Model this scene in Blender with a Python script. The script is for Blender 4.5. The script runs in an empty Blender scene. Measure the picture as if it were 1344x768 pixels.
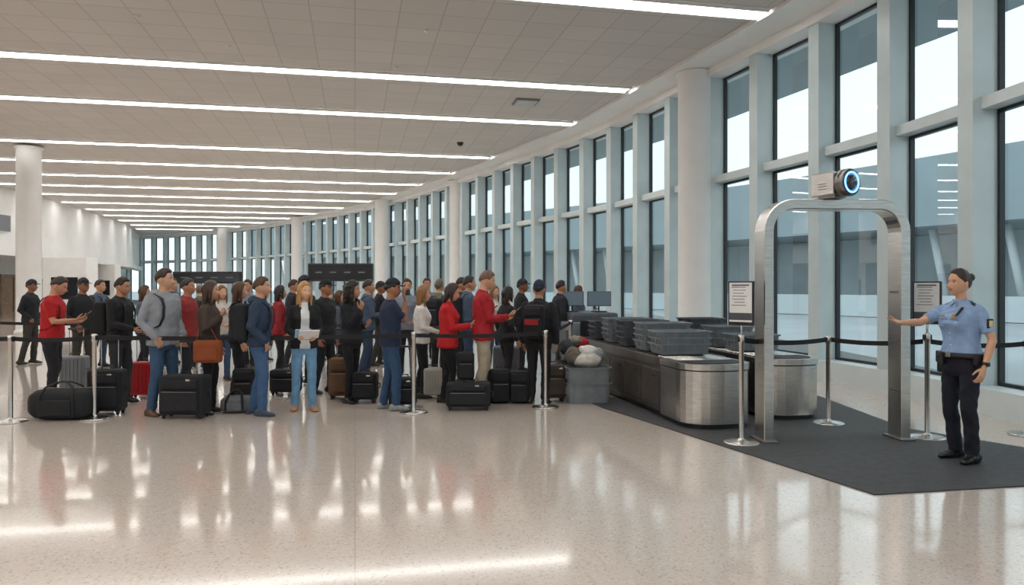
import bpy, bmesh, math, random
import numpy as np
from mathutils import Vector, Matrix
from mathutils.bvhtree import BVHTree
random.seed(4)
F=970.0; EYE=1.55; HOR=377.0; CEIL=6.25
def fl(u,v):
    d=F*EYE/(v-HOR); return ((u-672)/F*d, d)
def at(u,d): return ((u-672)/F*d, d)
# ------------------------------------------------------------ materials
MATS={}
def lin(c): return tuple((x/12.92 if x<=0.04045 else ((x+0.055)/1.055)**2.4) for x in c)
def hexc(h):
    h=h.lstrip('#'); return lin(tuple(int(h[i:i+2],16)/255 for i in (0,2,4)))
def mk(name,col,rough=.5,metal=0,var=0,vs=8,bump=0,bs=60,stretch=None,coat=0,emit=None,es=0,spec=.5):
    m=bpy.data.materials.new(name); m.use_nodes=True; nt=m.node_tree; b=nt.nodes['Principled BSDF']
    if isinstance(col,str): col=hexc(col)
    b.inputs['Base Color'].default_value=(*col,1); b.inputs['Roughness'].default_value=rough
    b.inputs['Metallic'].default_value=metal; b.inputs['Coat Weight'].default_value=coat
    b.inputs['Specular IOR Level'].default_value=spec
    if emit: b.inputs['Emission Color'].default_value=(*emit,1); b.inputs['Emission Strength'].default_value=es
    tc=nt.nodes.new('ShaderNodeTexCoord'); mp=nt.nodes.new('ShaderNodeMapping'); nt.links.new(tc.outputs['Object'],mp.inputs[0])
    if stretch: mp.inputs['Scale'].default_value=stretch
    if var:
        n=nt.nodes.new('ShaderNodeTexNoise'); n.inputs['Scale'].default_value=vs; n.inputs['Detail'].default_value=5
        nt.links.new(mp.outputs[0],n.inputs['Vector'])
        r=nt.nodes.new('ShaderNodeValToRGB'); r.color_ramp.elements[0].position=.3; r.color_ramp.elements[1].position=.7
        r.color_ramp.elements[0].color=(*[c*(1-var) for c in col],1); r.color_ramp.elements[1].color=(*[min(1,c*(1+var)) for c in col],1)
        nt.links.new(n.outputs['Fac'],r.inputs[0]); nt.links.new(r.outputs[0],b.inputs['Base Color'])
    if bump:
        n2=nt.nodes.new('ShaderNodeTexNoise'); n2.inputs['Scale'].default_value=bs; n2.inputs['Detail'].default_value=4
        nt.links.new(mp.outputs[0],n2.inputs['Vector'])
        bu=nt.nodes.new('ShaderNodeBump'); bu.inputs['Strength'].default_value=bump; bu.inputs['Distance'].default_value=.01
        nt.links.new(n2.outputs['Fac'],bu.inputs['Height']); nt.links.new(bu.outputs[0],b.inputs['Normal'])
    MATS[name]=m; return m
mk('steel',(.60,.585,.565),.27,1,.12,6,.03,40,stretch=(1,1,14))
mk('steel_dark',(.27,.25,.24),.35,1,.15,5)
mk('bronze_panel',(.12,.105,.095),.35,.6,.2,4)
mk('rubber',(.012,.012,.013),.6,0,.2,30)
mk('black_plastic',(.014,.014,.016),.4,0,.2,20)
mk('belt_web',(.01,.01,.012),.75,0,.2,60,.2,200)
mk('grey_plastic',(.19,.215,.24),.45,0,.12,9)
mk('grey_plastic_dark',(.08,.09,.11),.45,0,.12,9)
mk('white_paint',(.84,.835,.82),.5,0,.03,2)
mk('white_column',(.86,.86,.85),.4,0,.03,2)
mk('fin_paint',(.55,.635,.65),.38,.1,.06,2)
mk('sill_paint',(.64,.71,.72),.4,0,.05,2)
mk('gasket',(.012,.02,.024),.4)
mk('paper',(.8,.8,.8),.6,0,.04,12)
mk('ink',(.08,.08,.09),.6)
mk('screen',(.012,.014,.018),.15)
mk('screen_lit',(.08,.1,.13),.3,emit=(.3,.42,.5),es=.12)
mk('blue_glow',(.05,.15,.6),.3,emit=(.12,.35,1),es=4)
mk('lens_glass',(.005,.008,.02),.05,coat=1)
mk('strip_emit',(1,1,1),.5,emit=(1,.98,.94),es=9)
mk('warm_emit',(1,1,1),.5,emit=(1,.8,.55),es=5)
mk('wood_warm',(.35,.24,.16),.5,0,.2,5)
mk('eye_white',(.75,.73,.7),.3)
mk('iris',(.03,.02,.015),.15)
mk('gold',(.7,.5,.2),.3,1)
mk('mat_dark',(.05,.052,.056),.62,0,.25,14,.35,160)
mk('apron',(.45,.47,.48),.9,0,.1,.2)
mk('ext_panel',(.31,.38,.41),.6,0,.08,.3)
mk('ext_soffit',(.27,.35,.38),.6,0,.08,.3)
mk('ext_light',(.66,.71,.73),.6,0,.05,.3)
mk('ext_facade',(.46,.54,.57),.4,0,.18,.25)
def getm(k):
    if k in MATS: return MATS[k]
    if k.startswith('skin'): return mk(k,k[4:],.48,0,.08,14,.08,120)
    if k.startswith('hair'): return mk(k,k[4:],.45,0,.4,60,.5,90,stretch=(1,1,.15))
    if k.startswith('shoe'): return mk(k,k[4:],.4,0,.15,20,.1,80)
    if k.startswith('jean'): return mk(k,k[4:],.85,0,.16,9,.35,50)
    if k.startswith('shell'): return mk(k,k[5:],.38,0,.1,9,.12,120)
    return mk(k,k,.82,0,.13,11,.4,38)
# ------------------------------------------------------------ mesh builder
class MB:
    def __init__(s): s.v=[];s.f=[];s.m=[];s.s=[]
    def add(s,v,f,mat,M=None,smooth=True):
        o=len(s.v)
        if M is not None: v=[M@Vector(p) for p in v]
        s.v.extend([tuple(p) for p in v]); s.f.extend([tuple(i+o for i in q) for q in f])
        if isinstance(mat,list): s.m.extend(mat)
        else: s.m.extend([mat]*len(f))
        s.s.extend([smooth]*len(f))
    def merge(s,o,M=None):
        n=len(s.v); s.v.extend([tuple(M@Vector(p)) for p in o.v] if M is not None else o.v)
        s.f.extend([tuple(i+n for i in q) for q in o.f]); s.m.extend(o.m); s.s.extend(o.s)
    def box(s,c,size,mat,bev=0,rot=None,seg=2,taper=None):
        bm=bmesh.new(); bmesh.ops.create_cube(bm,size=1)
        for v in bm.verts:
            v.co=Vector((v.co.x*size[0],v.co.y*size[1],v.co.z*size[2]))
            if taper and v.co.z<0: v.co.x*=taper; v.co.y*=taper
        if bev: bmesh.ops.bevel(bm,geom=bm.edges[:],offset=min(bev,min(size)*.48),segments=seg,profile=.6,affect='EDGES')
        M=Matrix.Translation(c)
        if rot is not None: M=M@(rot if isinstance(rot,Matrix) else Matrix.Rotation(rot,4,'Z'))
        s.add([v.co.copy() for v in bm.verts],[[v.index for v in f.verts] for f in bm.faces],mat,M,smooth=False); bm.free()
    def loft(s,rings,mat,M=None,smooth=True):
        n=len(rings[0]); v=[p for r in rings for p in r]; f=[]
        for i in range(len(rings)-1):
            for j in range(n):
                a=i*n+j;b=i*n+(j+1)%n; f.append((a,b,b+n,a+n))
        f.append(tuple(range(n-1,-1,-1))); f.append(tuple((len(rings)-1)*n+j for j in range(n)))
        s.add(v,f,mat,M,smooth)
    def tube(s,pts,rad,mat,n=12,ref=None,dome=True,M=None):
        pts=[Vector(p) for p in pts]
        if not hasattr(rad,'__len__'): rad=[rad]*len(pts)
        rad=[r if hasattr(r,'__len__') else (r,r) for r in rad]
        T=[]
        for i in range(len(pts)):
            a=pts[max(0,i-1)];b=pts[min(len(pts)-1,i+1)]; T.append((b-a).normalized())
        x=Vector(ref) if ref is not None else (Vector((1,0,0)) if abs(T[0].x)<.8 else Vector((0,1,0)))
        rings=[]
        def ring(p,t,x,ra,rb):
            y=t.cross(x).normalized(); x=y.cross(t).normalized()
            return [p+x*ra*math.cos(2*math.pi*j/n)+y*rb*math.sin(2*math.pi*j/n) for j in range(n)]
        if dome:
            for o,k in ((.95,.3),(.8,.6),(.45,.88)): r=rad[0]; rings.append(ring(pts[0]-T[0]*o*min(r),T[0],x,r[0]*k,r[1]*k))
        for p,t,r in zip(pts,T,rad): rings.append(ring(p,t,x,r[0],r[1]))
        if dome:
            for o,k in ((.45,.88),(.8,.6),(.95,.3)): r=rad[-1]; rings.append(ring(pts[-1]+T[-1]*o*min(r),T[-1],x,r[0]*k,r[1]*k))
        s.loft(rings,mat,M)
    def ell(s,c,r,mat,n=14,M=None):
        rings=[]
        for i in range(1,n//2+3):
            th=math.pi*i/(n//2+3)
            rings.append([Vector((c[0]+r[0]*math.sin(th)*math.cos(2*math.pi*j/n),c[1]+r[1]*math.sin(th)*math.sin(2*math.pi*j/n),c[2]-r[2]*math.cos(th))) for j in range(n)])
        s.loft(rings,mat,M)
    def lathe(s,prof,mat,n=28,M=None):
        s.loft([[Vector((max(r,1e-4)*math.cos(2*math.pi*j/n),max(r,1e-4)*math.sin(2*math.pi*j/n),z)) for j in range(n)] for r,z in prof],mat,M,True)
    def obj(s,name,loc=(0,0,0),yaw=0,parent=None,autosm=True):
        me=bpy.data.meshes.new(name); me.from_pydata(s.v,[],s.f)
        idx=[]; d={}
        for k in s.m:
            if k not in d: d[k]=len(d); me.materials.append(getm(k))
            idx.append(d[k])
        me.polygons.foreach_set('material_index',idx); me.polygons.foreach_set('use_smooth',s.s); me.update()
        ob=bpy.data.objects.new(name,me); bpy.context.collection.objects.link(ob)
        ob.location=loc; ob.rotation_euler=(0,0,yaw)
        if parent: ob.parent=parent
        return ob
# ------------------------------------------------------------ wall curve
WP=[(4.6,-14),(5.7,-7),(6.25,0),(6.35,5),(6.15,8.9),(5.93,10.9),(5.5,12.8),(4.95,14.6),(4.42,16.4),(3.8,18.4),(2.84,21.5),(.76,26.2),(-2.4,32.8),(-7.4,41.8),(-14.3,51),(-23.6,61.0),(-33.8,68),(-48,73)]
def catmull(P,sub=24):
    out=[]
    for i in range(len(P)-1):
        p0=np.array(P[max(0,i-1)],float);p1=np.array(P[i],float);p2=np.array(P[i+1],float);p3=np.array(P[min(len(P)-1,i+2)],float)
        for k in range(sub):
            t=k/sub; out.append(.5*((2*p1)+(-p0+p2)*t+(2*p0-5*p1+4*p2-p3)*t*t+(-p0+3*p1-3*p2+p3)*t**3))
    out.append(np.array(P[-1],float)); return np.array(out)
CV=catmull(WP); SL=np.concatenate([[0],np.cumsum(np.linalg.norm(np.diff(CV,axis=0),axis=1))])
def wp(s): return np.array([np.interp(s,SL,CV[:,0]),np.interp(s,SL,CV[:,1])])
def wt(s): t=wp(s+.3)-wp(s-.3); return t/np.linalg.norm(t)
def wn(s): t=wt(s); return np.array([t[1],-t[0]])
s_ref=SL[np.argmin(np.abs(CV[:,1]-11.1))]
k0=-int(s_ref/1.7); MS=[s_ref+k*1.7 for k in range(k0,200) if .4<s_ref+k*1.7<SL[-1]-.4]
TR=3.85; SILL=.32; WTOP=6.02
g=bpy.data.materials.new('glass_pane'); g.use_nodes=True; nt=g.node_tree; nt.nodes.clear()
o=nt.nodes.new('ShaderNodeOutputMaterial'); mx=nt.nodes.new('ShaderNodeMixShader'); tr=nt.nodes.new('ShaderNodeBsdfTransparent'); gl=nt.nodes.new('ShaderNodeBsdfGlossy'); fr=nt.nodes.new('ShaderNodeLayerWeight'); mu=nt.nodes.new('ShaderNodeMath'); m2_=nt.nodes.new('ShaderNodeMath')
tr.inputs[0].default_value=(.77,.89,.905,1); gl.inputs['Roughness'].default_value=.01; gl.inputs[0].default_value=(.92,.98,1,1); fr.inputs[0].default_value=.5
m2_.operation='POWER'; m2_.inputs[1].default_value=3.0
mu.operation='MULTIPLY_ADD'; mu.inputs[1].default_value=.85; mu.inputs[2].default_value=.10; mu.use_clamp=True
nt.links.new(fr.outputs['Facing'],m2_.inputs[0]); nt.links.new(m2_.outputs[0],mu.inputs[0]); nt.links.new(mu.outputs[0],mx.inputs[0]); nt.links.new(tr.outputs[0],mx.inputs[1]); nt.links.new(gl.outputs[0],mx.inputs[2]); nt.links.new(mx.outputs[0],o.inputs[0])
MATS['glass_pane']=g
def yawbasis(t): return Matrix(((t[0],-t[1],0,0),(t[1],t[0],0,0),(0,0,1,0),(0,0,0,1)))
for i in range(len(MS)-1):
    a=wp(MS[i]);b=wp(MS[i+1]); t=(b-a);L=np.linalg.norm(t);t=t/L
    mb=MB(); B=Matrix.Translation((a[0],a[1],0))@yawbasis(t)
    def bx(c,sz,m,bev=0):
        q=MB(); q.box(c,sz,m,bev); mb.merge(q,B)
    bx((0,.19,(SILL+WTOP)/2),(.26,.42,WTOP-SILL+.02),'fin_paint')
    for z0,z1 in ((SILL,TR-.07),(TR+.07,WTOP)):
        x0=.13;x1=L-.13
        q=MB(); q.add([(x0,0,z0),(x1,0,z0),(x1,0,z1),(x0,0,z1)],[(0,1,2,3)],'glass_pane',smooth=False); mb.merge(q,B)
        w=.045
        bx((x0+w/2,.02,(z0+z1)/2),(w,.07,z1-z0),'gasket'); bx((x1-w/2,.02,(z0+z1)/2),(w,.07,z1-z0),'gasket')
        bx(((x0+x1)/2,.02,z0+w/2),(x1-x0,.07,w),'gasket'); bx(((x0+x1)/2,.02,z1-w/2),(x1-x0,.07,w),'gasket')
    bx((L/2,.12,TR),(L-.26,.3,.15),'sill_paint')
    mb.obj('window_%d'%(i+1))
def ribbon(s0,s1,o0,o1,z0,z1,mat,name,step=1.0):
    n=int((s1-s0)/step)+1; mb=MB(); rings=[]
    for k in range(n+1):
        s=s0+(s1-s0)*k/n; p=wp(s); nn=wn(s); a=p+nn*o0; b=p+nn*o1
        rings.append([Vector((a[0],a[1],z0)),Vector((b[0],b[1],z0)),Vector((b[0],b[1],z1)),Vector((a[0],a[1],z1))])
    mb.loft(rings,mat,smooth=False); return mb.obj(name)
S0,S1=.2,SL[-1]-.2
ribbon(S0,S1,-.42,.15,-.02,SILL,'sill_paint','wall_right')
ribbon(S0,S1,-.46,.25,WTOP,CEIL+.1,'white_paint','trim_1')
ribbon(S0,S1,-1.15,-.46,CEIL-.07,CEIL+.1,'white_paint','trim_2')
# exterior
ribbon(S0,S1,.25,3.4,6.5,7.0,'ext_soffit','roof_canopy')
ribbon(S0+12,S1,34,44,5.6,10.2,'ext_panel','terminal_building',3)
ribbon(S0+12,S1,42,43,-.5,5.55,'ext_facade','terminal_facade',3)
ribbon(S0+12,S1,32.6,33.2,-.5,1.0,'ext_light','terminal_parapet',3)
mb=MB()
for k in range(0,36):
    s=20+k*3.6
    if s>S1-2: break
    p=wp(s)+wn(s)*36; q=wp(min(s+1.2,S1))+wn(s)*36
    mb.tube([(p[0],p[1],-.5),(q[0],q[1],5.5)],.26,'ext_light',8,dome=False)
mb.obj('slanted_strut_colonnade')
# ------------------------------------------------------------ floor / ceiling
def node_mat(name):
    m=bpy.data.materials.new(name); m.use_nodes=True; MATS[name]=m; return m,m.node_tree,m.node_tree.nodes['Principled BSDF']
m,nt,b=node_mat('terrazzo')
tc=nt.nodes.new('ShaderNodeTexCoord'); L=nt.links.new
vo=nt.nodes.new('ShaderNodeTexVoronoi'); vo.inputs['Scale'].default_value=80; L(tc.outputs['Object'],vo.inputs['Vector'])
rp=nt.nodes.new('ShaderNodeValToRGB'); L(vo.outputs['Color'],rp.inputs[0])
e=rp.color_ramp.elements; e[0].position=.12;e[0].color=(.52,.43,.37,1);e[1].position=.28;e[1].color=(.655,.57,.505,1)
x=rp.color_ramp.elements.new(.8);x.color=(.675,.59,.525,1);x=rp.color_ramp.elements.new(.92);x.color=(.75,.685,.63,1)
n=nt.nodes.new('ShaderNodeTexNoise');n.inputs['Scale'].default_value=.5;n.inputs['Detail'].default_value=3;L(tc.outputs['Object'],n.inputs['Vector'])
mp=nt.nodes.new('ShaderNodeMapping');mp.inputs['Rotation'].default_value=(0,0,-math.radians(12));L(tc.outputs['Object'],mp.inputs[0])
br=nt.nodes.new('ShaderNodeTexBrick');br.offset=0;br.inputs['Scale'].default_value=1;br.inputs['Brick Width'].default_value=4.5;br.inputs['Row Height'].default_value=3.0;br.inputs['Mortar Size'].default_value=.005
br.inputs['Color1'].default_value=(1,1,1,1);br.inputs['Color2'].default_value=(1,1,1,1);br.inputs['Mortar'].default_value=(.85,.84,.82,1);L(mp.outputs[0],br.inputs['Vector'])
mm=nt.nodes.new('ShaderNodeMix');mm.data_type='RGBA';mm.blend_type='MULTIPLY';mm.inputs[0].default_value=1;L(rp.outputs[0],mm.inputs[6]);L(br.outputs[0],mm.inputs[7]);L(mm.outputs[2],b.inputs['Base Color'])
mr=nt.nodes.new('ShaderNodeMapRange');mr.inputs[3].default_value=.08;mr.inputs[4].default_value=.16;L(n.outputs['Fac'],mr.inputs[0]);L(mr.outputs[0],b.inputs['Roughness'])
b.inputs['IOR'].default_value=1.55; b.inputs['Coat Weight'].default_value=.5; b.inputs['Coat Roughness'].default_value=.06
m,nt,b=node_mat('ceiling_panels'); L=nt.links.new
tc=nt.nodes.new('ShaderNodeTexCoord');mp=nt.nodes.new('ShaderNodeMapping');mp.inputs['Rotation'].default_value=(0,0,-math.radians(12));L(tc.outputs['Object'],mp.inputs[0])
br=nt.nodes.new('ShaderNodeTexBrick');br.offset=0;br.inputs['Scale'].default_value=1;br.inputs['Brick Width'].default_value=.75;br.inputs['Row Height'].default_value=.75;br.inputs['Mortar Size'].default_value=.012;br.inputs['Bias'].default_value=0
br.inputs['Color1'].default_value=(.60,.57,.54,1);br.inputs['Color2'].default_value=(.565,.535,.505,1);br.inputs['Mortar'].default_value=(.44,.41,.385,1);L(mp.outputs[0],br.inputs['Vector'])
L(br.outputs[0],b.inputs['Base Color']);b.inputs['Roughness'].default_value=.6
LB=[(-23,-14),(-23.2,10),(-23.4,25),(-23.9,34.5),(-25.6,43.4),(-29,55.6),(-34.5,68.6),(-48,73)]
inner=[(wp(s)-wn(s)*-.1) for s in np.arange(.2,SL[-1],1.0)]
poly=[(p[0],p[1]) for p in inner]+[(x,y) for x,y in reversed(LB[:-1])]
mb=MB(); n=len(poly)
mb.add([(p[0],p[1],CEIL) for p in poly]+[(p[0],p[1],CEIL+.3) for p in poly],[tuple(reversed(range(n))),tuple(range(n,2*n))],'ceiling_panels',smooth=False); mb.obj('ceiling')
mb=MB(); mb.add([(-60,-16,0),(8,-16,0),(8,76,0),(-60,76,0),(-60,-16,-.1),(8,-16,-.1),(8,76,-.1),(-60,76,-.1)],[(0,1,2,3),(7,6,5,4)],'terrazzo',smooth=False)
flr=mb.obj('floor')
mb=MB(); mb.add([(-250,-150,-.55),(300,-150,-.55),(300,350,-.55),(-250,350,-.55)],[(0,1,2,3)],'apron',smooth=False); mb.obj('ground')
dirv=np.array([math.cos(math.radians(12)),math.sin(math.radians(12))]); nv=np.array([-dirv[1],dirv[0]])
lbx=lambda y: np.interp(y,[p[1] for p in LB[:-1]],[p[0] for p in LB[:-1]])
OC=np.array([wp(s)-wn(s)*1.2 for s in np.arange(.2,SL[-1],.5)])
def inside(p):
    if p[1]>68 or p[1]<-13.5: return False
    xr=np.interp(p[1],OC[:,1],OC[:,0]); return lbx(p[1])+.35<p[0]<xr
for q in [-8,-3,2,6.8,11.5,16.55,20.3,26.2,30.1,33.8,37.3,40.9,44.7,48.5,52.3,56.1,60,64]:
    ts=[t for t in np.arange(-60,40,.1) if inside(nv*q+dirv*t)]
    if not ts: continue
    a=nv*q+dirv*min(ts); b2=nv*q+dirv*max(ts); L_=np.linalg.norm(b2-a)
    if L_<2: continue
    c=(a+b2)/2; mb=MB()
    mb.box((0,0,0),(L_,.36,.03),'strip_emit'); mb.box((0,.2,.0),(L_+.08,.04,.05),'white_paint'); mb.box((0,-.2,0),(L_+.08,.04,.05),'white_paint')
    mb.obj('ceiling_light_strip',(c[0],c[1],CEIL-.03),math.radians(12))
def cpt(u,v): d=F*(CEIL-EYE)/(HOR-v); return ((u-672)/F*d,d)
x,y=cpt(690,133); mb=MB(); mb.box((0,0,0),(.6,.6,.04),'grey_plastic'); [mb.box((0,-.22+k*.11,-.03),(.5,.03,.02),'white_paint') for k in range(5)]; mb.obj('air_vent',(x,y,CEIL-.025),.2)
x,y=cpt(604,187); mb=MB(); mb.lathe([(.001,-.12),(.05,-.11),(.085,-.08),(.09,-.04),(.11,-.04),(.11,-.002),(.001,-.002)],'black_plastic'); mb.obj('security_camera',(x,y,CEIL))
for u,v in ((300,60),(520,88),(420,140),(738,78),(560,40),(180,20)):
    x,y=cpt(u,v); mb=MB(); mb.lathe([(.001,-.05),(.025,-.05),(.025,-.02),(.05,-.02),(.05,-.002),(.001,-.002)],'white_paint',16); mb.obj('smoke_detector',(x,y,CEIL))
for x,y in [(3.97,16.0),(-2.35,32.1),(-6.9,39.2),(-14.2,48.8),(-22.6,57.6),(-15.95,24.4),(5.2,-3)]:
    mb=MB(); mb.lathe([(.42,0),(.42,.12),(.38,.14),(.37,.2),(.37,CEIL-.14),(.42,CEIL-.13),(.42,CEIL-.075)],'white_column',40); mb.obj('round_column',(x,y,0))
def wallseg(name,a,b,z0,z1,mat,th=.25):
    a=Vector((*a,0));b=Vector((*b,0));d=b-a; mb=MB(); mb.box((0,0,0),(d.length,th,z1-z0),mat); return mb.obj(name,((a.x+b.x)/2,(a.y+b.y)/2,(z0+z1)/2),math.atan2(d.y,d.x))
def leftribbon(name,o0,o1,z0,z1,mat):
    mb=MB(); rings=[]
    for x,y in LB[:-1]:
        rings.append([Vector((x-o0,y,z0)),Vector((x-o1,y,z0)),Vector((x-o1,y,z1)),Vector((x-o0,y,z1))])
    mb.loft(rings,mat,smooth=False); return mb.obj(name)
leftribbon('wall_left',0,.3,3.2,CEIL+.2,'white_paint')
leftribbon('trim_3',-.25,.3,3.05,3.4,'white_paint')
leftribbon('wall_left_recess',5,5.3,-.02,3.2,'white_paint')
leftribbon('ceiling_soffit_left',.2,5.3,3.2,3.35,'white_paint')
mb=MB(); mb.box((0,0,0),(.06,9,.75),'grey_plastic',.01); [mb.box((.035,0,-.3+k*.12),(.02,8.9,.03),'steel_dark') for k in range(6)]; mb.obj('louvre_grille',(-23.52,30.5,4.55),math.radians(3.1))
wallseg('wall_back',(-23,-14),(4.6,-14),0,CEIL,'white_paint')
wallseg('wall_far',(-48,71),(-36,69.3),0,CEIL,'white_paint')
for x,y,w,h in ((-20.3,34,1.9,2.9),(-25.2,40,1.6,3.1),(-27.5,50,1.6,3.1)):
    mb=MB(); mb.box((0,0,h/2),(w,w*.6,h),'white_paint',.03); mb.box((0,-w*.3-.01,1.5),(w*.6,.03,1.0),'screen',.01); mb.box((0,0,.06),(w+.04,w*.6+.04,.12),'steel_dark'); mb.obj('service_pillar',(x,y,0),.1)
for k,(x,y) in enumerate(((-27.9,37),(-29.5,44),(-32,52))):
    mb=MB(); mb.box((0,0,1.1),(.1,2.0,2.2),'wood_warm',.02);mb.box((.04,0,1.1),(.06,.04,2.1),'black_plastic');mb.box((.08,.2,1.05),(.05,.03,.5),'steel');mb.box((.02,0,2.25),(.14,2.2,.1),'steel_dark'); mb.obj('door_%d'%(k+1),(x-.25,y,0),0)
for k in range(7):
    mb=MB(); mb.lathe([(.001,-.02),(.16,-.02),(.16,0),(.001,0)],'warm_emit',18); mb.lathe([(.165,-.03),(.2,-.03),(.2,0),(.165,0)],'white_paint',18); y=30+k*4; mb.obj('downlight',(lbx(y)-2.5,y,3.19))
def gate(name,u0,u1,d,ztop,th):
    x0,_=at(u0,d);x1,_=at(u1,d); mb=MB(); w=x1-x0
    for sx in (-1,1): mb.box((sx*(w/2-.06),0,ztop/2),(.1,.12,ztop),'steel_dark',.01); mb.box((sx*(w/2-.06),0,.02),(.35,.45,.04),'steel_dark',.01)
    mb.box((0,0,ztop-th/2),(w,.2,th),'black_plastic',.02); mb.box((0,-.11,ztop-th/2),(w-.1,.02,th-.12),'screen',.005)
    for k in range(4): mb.box((-w*.33+k*w*.22,-.122,ztop-th/2),(w*.1,.004,th*.06),'grey_plastic')
    mb.obj(name,((x0+x1)/2,d,0))
gate('flight_information_sign',228,318,27,2.12,.44)
gate('scanner_gate',405,490,24,2.32,.58)
# ------------------------------------------------------------ stanchions
def stanchion(x,y,sign=None,h=1.0,name='stanchion_post'):
    mb=MB(); mb.lathe([(.001,0),(.175,0),(.175,.012),(.16,.02),(.06,.03),(.03,.045),(.025,.06),(.025,h-.09),(.033,h-.085),(.033,h-.01),(.025,h),(.001,h)],'steel',28)
    mb.box((0,0,h-.045),(.075,.05,.055),'black_plastic',.004)
    if sign is not None:
        R=Matrix.Rotation(sign,4,'Z'); q=MB()
        q.tube([(0,0,h),(0,0,h+.10)],.012,'steel',8)
        q.box((0,0,h+.31),(.27,.03,.44),'black_plastic',.008); q.box((0,-.017,h+.32),(.235,.004,.39),'paper')
        for k in range(7): q.box((-.02+.01*(k%2),-.02,h+.47-k*.03),(.15-.02*(k%3),.002,.006),'ink')
        q.box((0,-.0205,h+.18),(.235,.003,.07),'ink'); q.box((.0,-.02,h+.49),(.18,.003,.012),'ink')
        mb.merge(q,R)
    return mb.obj(name,(x,y,0.0),0)
def belt(p,q,z=.955,sag=.03,name='barrier_belt',zz=None):
    mb=MB(); rings=[]; d=Vector((q[0]-p[0],q[1]-p[1],0)); nn=Vector((-d.y,d.x,0)).normalized()*.003; N=14; z2=zz if zz else z
    d0=d.normalized()*.04
    for k in range(N+1):
        t=k/N; c=Vector((p[0],p[1],z*(1-t)+z2*t))+d0*(1-2*t)+d*t; c.z-=sag*4*t*(1-t)
        rings.append([c-nn+Vector((0,0,-.025)),c+nn+Vector((0,0,-.025)),c+nn+Vector((0,0,.025)),c-nn+Vector((0,0,.025))])
    mb.loft(rings,'belt_web',smooth=False); mb.obj(name)
Q=[(-9.2,8.75),fl(14,554),fl(124,550),fl(543,542),fl(716,535),(.98,12.35)]
for p in Q: stanchion(*p)
for a,b_ in zip(Q[:-1],Q[1:]): belt(a,b_,sag=.02)
Q2=[at(-20,12.4),at(205,12.6),at(392,12.9),at(568,13.0),at(668,12.7)]
for p in Q2: stanchion(*p)
for a,b_ in zip(Q2[:-1],Q2[1:]): belt(a,b_)
sA=fl(973,582);sB=fl(1087,556);sC=fl(1217,575);sE=(5.4,7.75)
stanchion(*sA,sign=-.75,h=1.08,name='sign_stand');stanchion(*sB);stanchion(*sC,sign=-.8,h=1.08,name='sign_stand')
belt(sA,sB,z=1.02,zz=.955);belt(sB,sC,z=.955,zz=.99);belt(sC,sE,z=.99,zz=.955); stanchion(*sE)
# ------------------------------------------------------------ floor mat
mp_=[(2.70,5.5),(4.2,5.78),(5.5,6.05),(5.0,7.0),(4.3,8.1),(4.35,10.5),(2.5,10.5),(.95,10.3),(1.15,9.5)]
mb=MB(); n=len(mp_); mb.add([(x,y,0.0005) for x,y in mp_]+[(x,y,.01) for x,y in mp_],[tuple(reversed(range(n))),tuple(range(n,2*n))]+[(i,(i+1)%n,(i+1)%n+n,i+n) for i in range(n)],'mat_dark',smooth=False); mb.obj('floor_mat')
# ------------------------------------------------------------ portal arch
pl=Vector((*fl(1003,579),0));pr=Vector((*fl(1180,576),0)); pc=(pl+pr)/2; W=(pr-pl).length; pyaw=math.atan2(pr.y-pl.y,pr.x-pl.x)
mb=MB(); Ht=2.43; R_=.27; path=[]
w2=W/2
path.append((-w2,.012));path.append((-w2,1.2));path.append((-w2,Ht-.05-R_))
for k in range(1,9):
    a=math.pi-k*math.pi/16; path.append((-w2+R_+R_*math.cos(a),Ht-.05-R_+R_*math.sin(a)))
path.append((0,Ht-.05))
for k in range(0,9):
    a=math.pi/2-k*math.pi/16; path.append((w2-R_+R_*math.cos(a),Ht-.05-R_+R_*math.sin(a)))
path.append((w2,1.2));path.append((w2,.012))
rings=[]
for i,(x,z) in enumerate(path):
    a=Vector(path[max(0,i-1)]);b_=Vector(path[min(len(path)-1,i+1)]); t=(b_-a).normalized(); nx,nz=-t.y,t.x
    hw=.05; hd=.12; r=[]
    for (sa,sb) in ((-1,-.93),(-.86,-1),(.86,-1),(1,-.93),(1,.93),(.86,1),(-.86,1),(-1,.93)):
        r.append(Vector((x+nx*hw*sa,hd*sb,z+nz*hw*sa)))
    rings.append(r)
mb.loft(rings,'steel',smooth=False)
for sx in (-1,1): mb.box((sx*w2,0,.018),(.16,.32,.016),'steel_dark',.004)
for sx in (-1,1):
    for z in (.5,1.0,1.5): mb.box((sx*(w2-.052),0,z),(.006,.14,.02),'steel_dark')
mb.obj('walk_through_metal_detector',(pc.x,pc.y,0),pyaw)
mb=MB(); q=MB()
q.box((0,0,-.125),(.2,.16,.03),'steel_dark',.004);
q.box((-.02,0,0),(.26,.24,.23),'steel',.012); q.box((-.155,0,0),(.02,.18,.17),'steel_dark',.004)
for k in range(3): q.box((-.02,-.122,-.05+k*.025),(.10,.004,.006),'steel_dark')
Mx=Matrix.Translation((.11,0,0))@Matrix.Rotation(math.pi/2,4,'Y')
q.lathe([(.001,0),(.115,0),(.135,.02),(.135,.10),(.125,.115),(.115,.115),(.11,.10),(.001,.1)],'steel_dark',36,Mx)
q.lathe([(.001,.101),(.128,.101),(.128,.116),(.11,.1165),(.001,.1165)],'lens_glass',36,Mx)
q.lathe([(.088,.105),(.106,.105),(.106,.120),(.088,.120),(.088,.105)],'blue_glow',36,Mx)
q.lathe([(.001,.10),(.08,.10),(.08,.12),(.06,.133),(.03,.143),(.001,.146)],'lens_glass',30,Mx)
mb.merge(q,Matrix.Rotation(math.radians(-62),4,'Z'))
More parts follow.
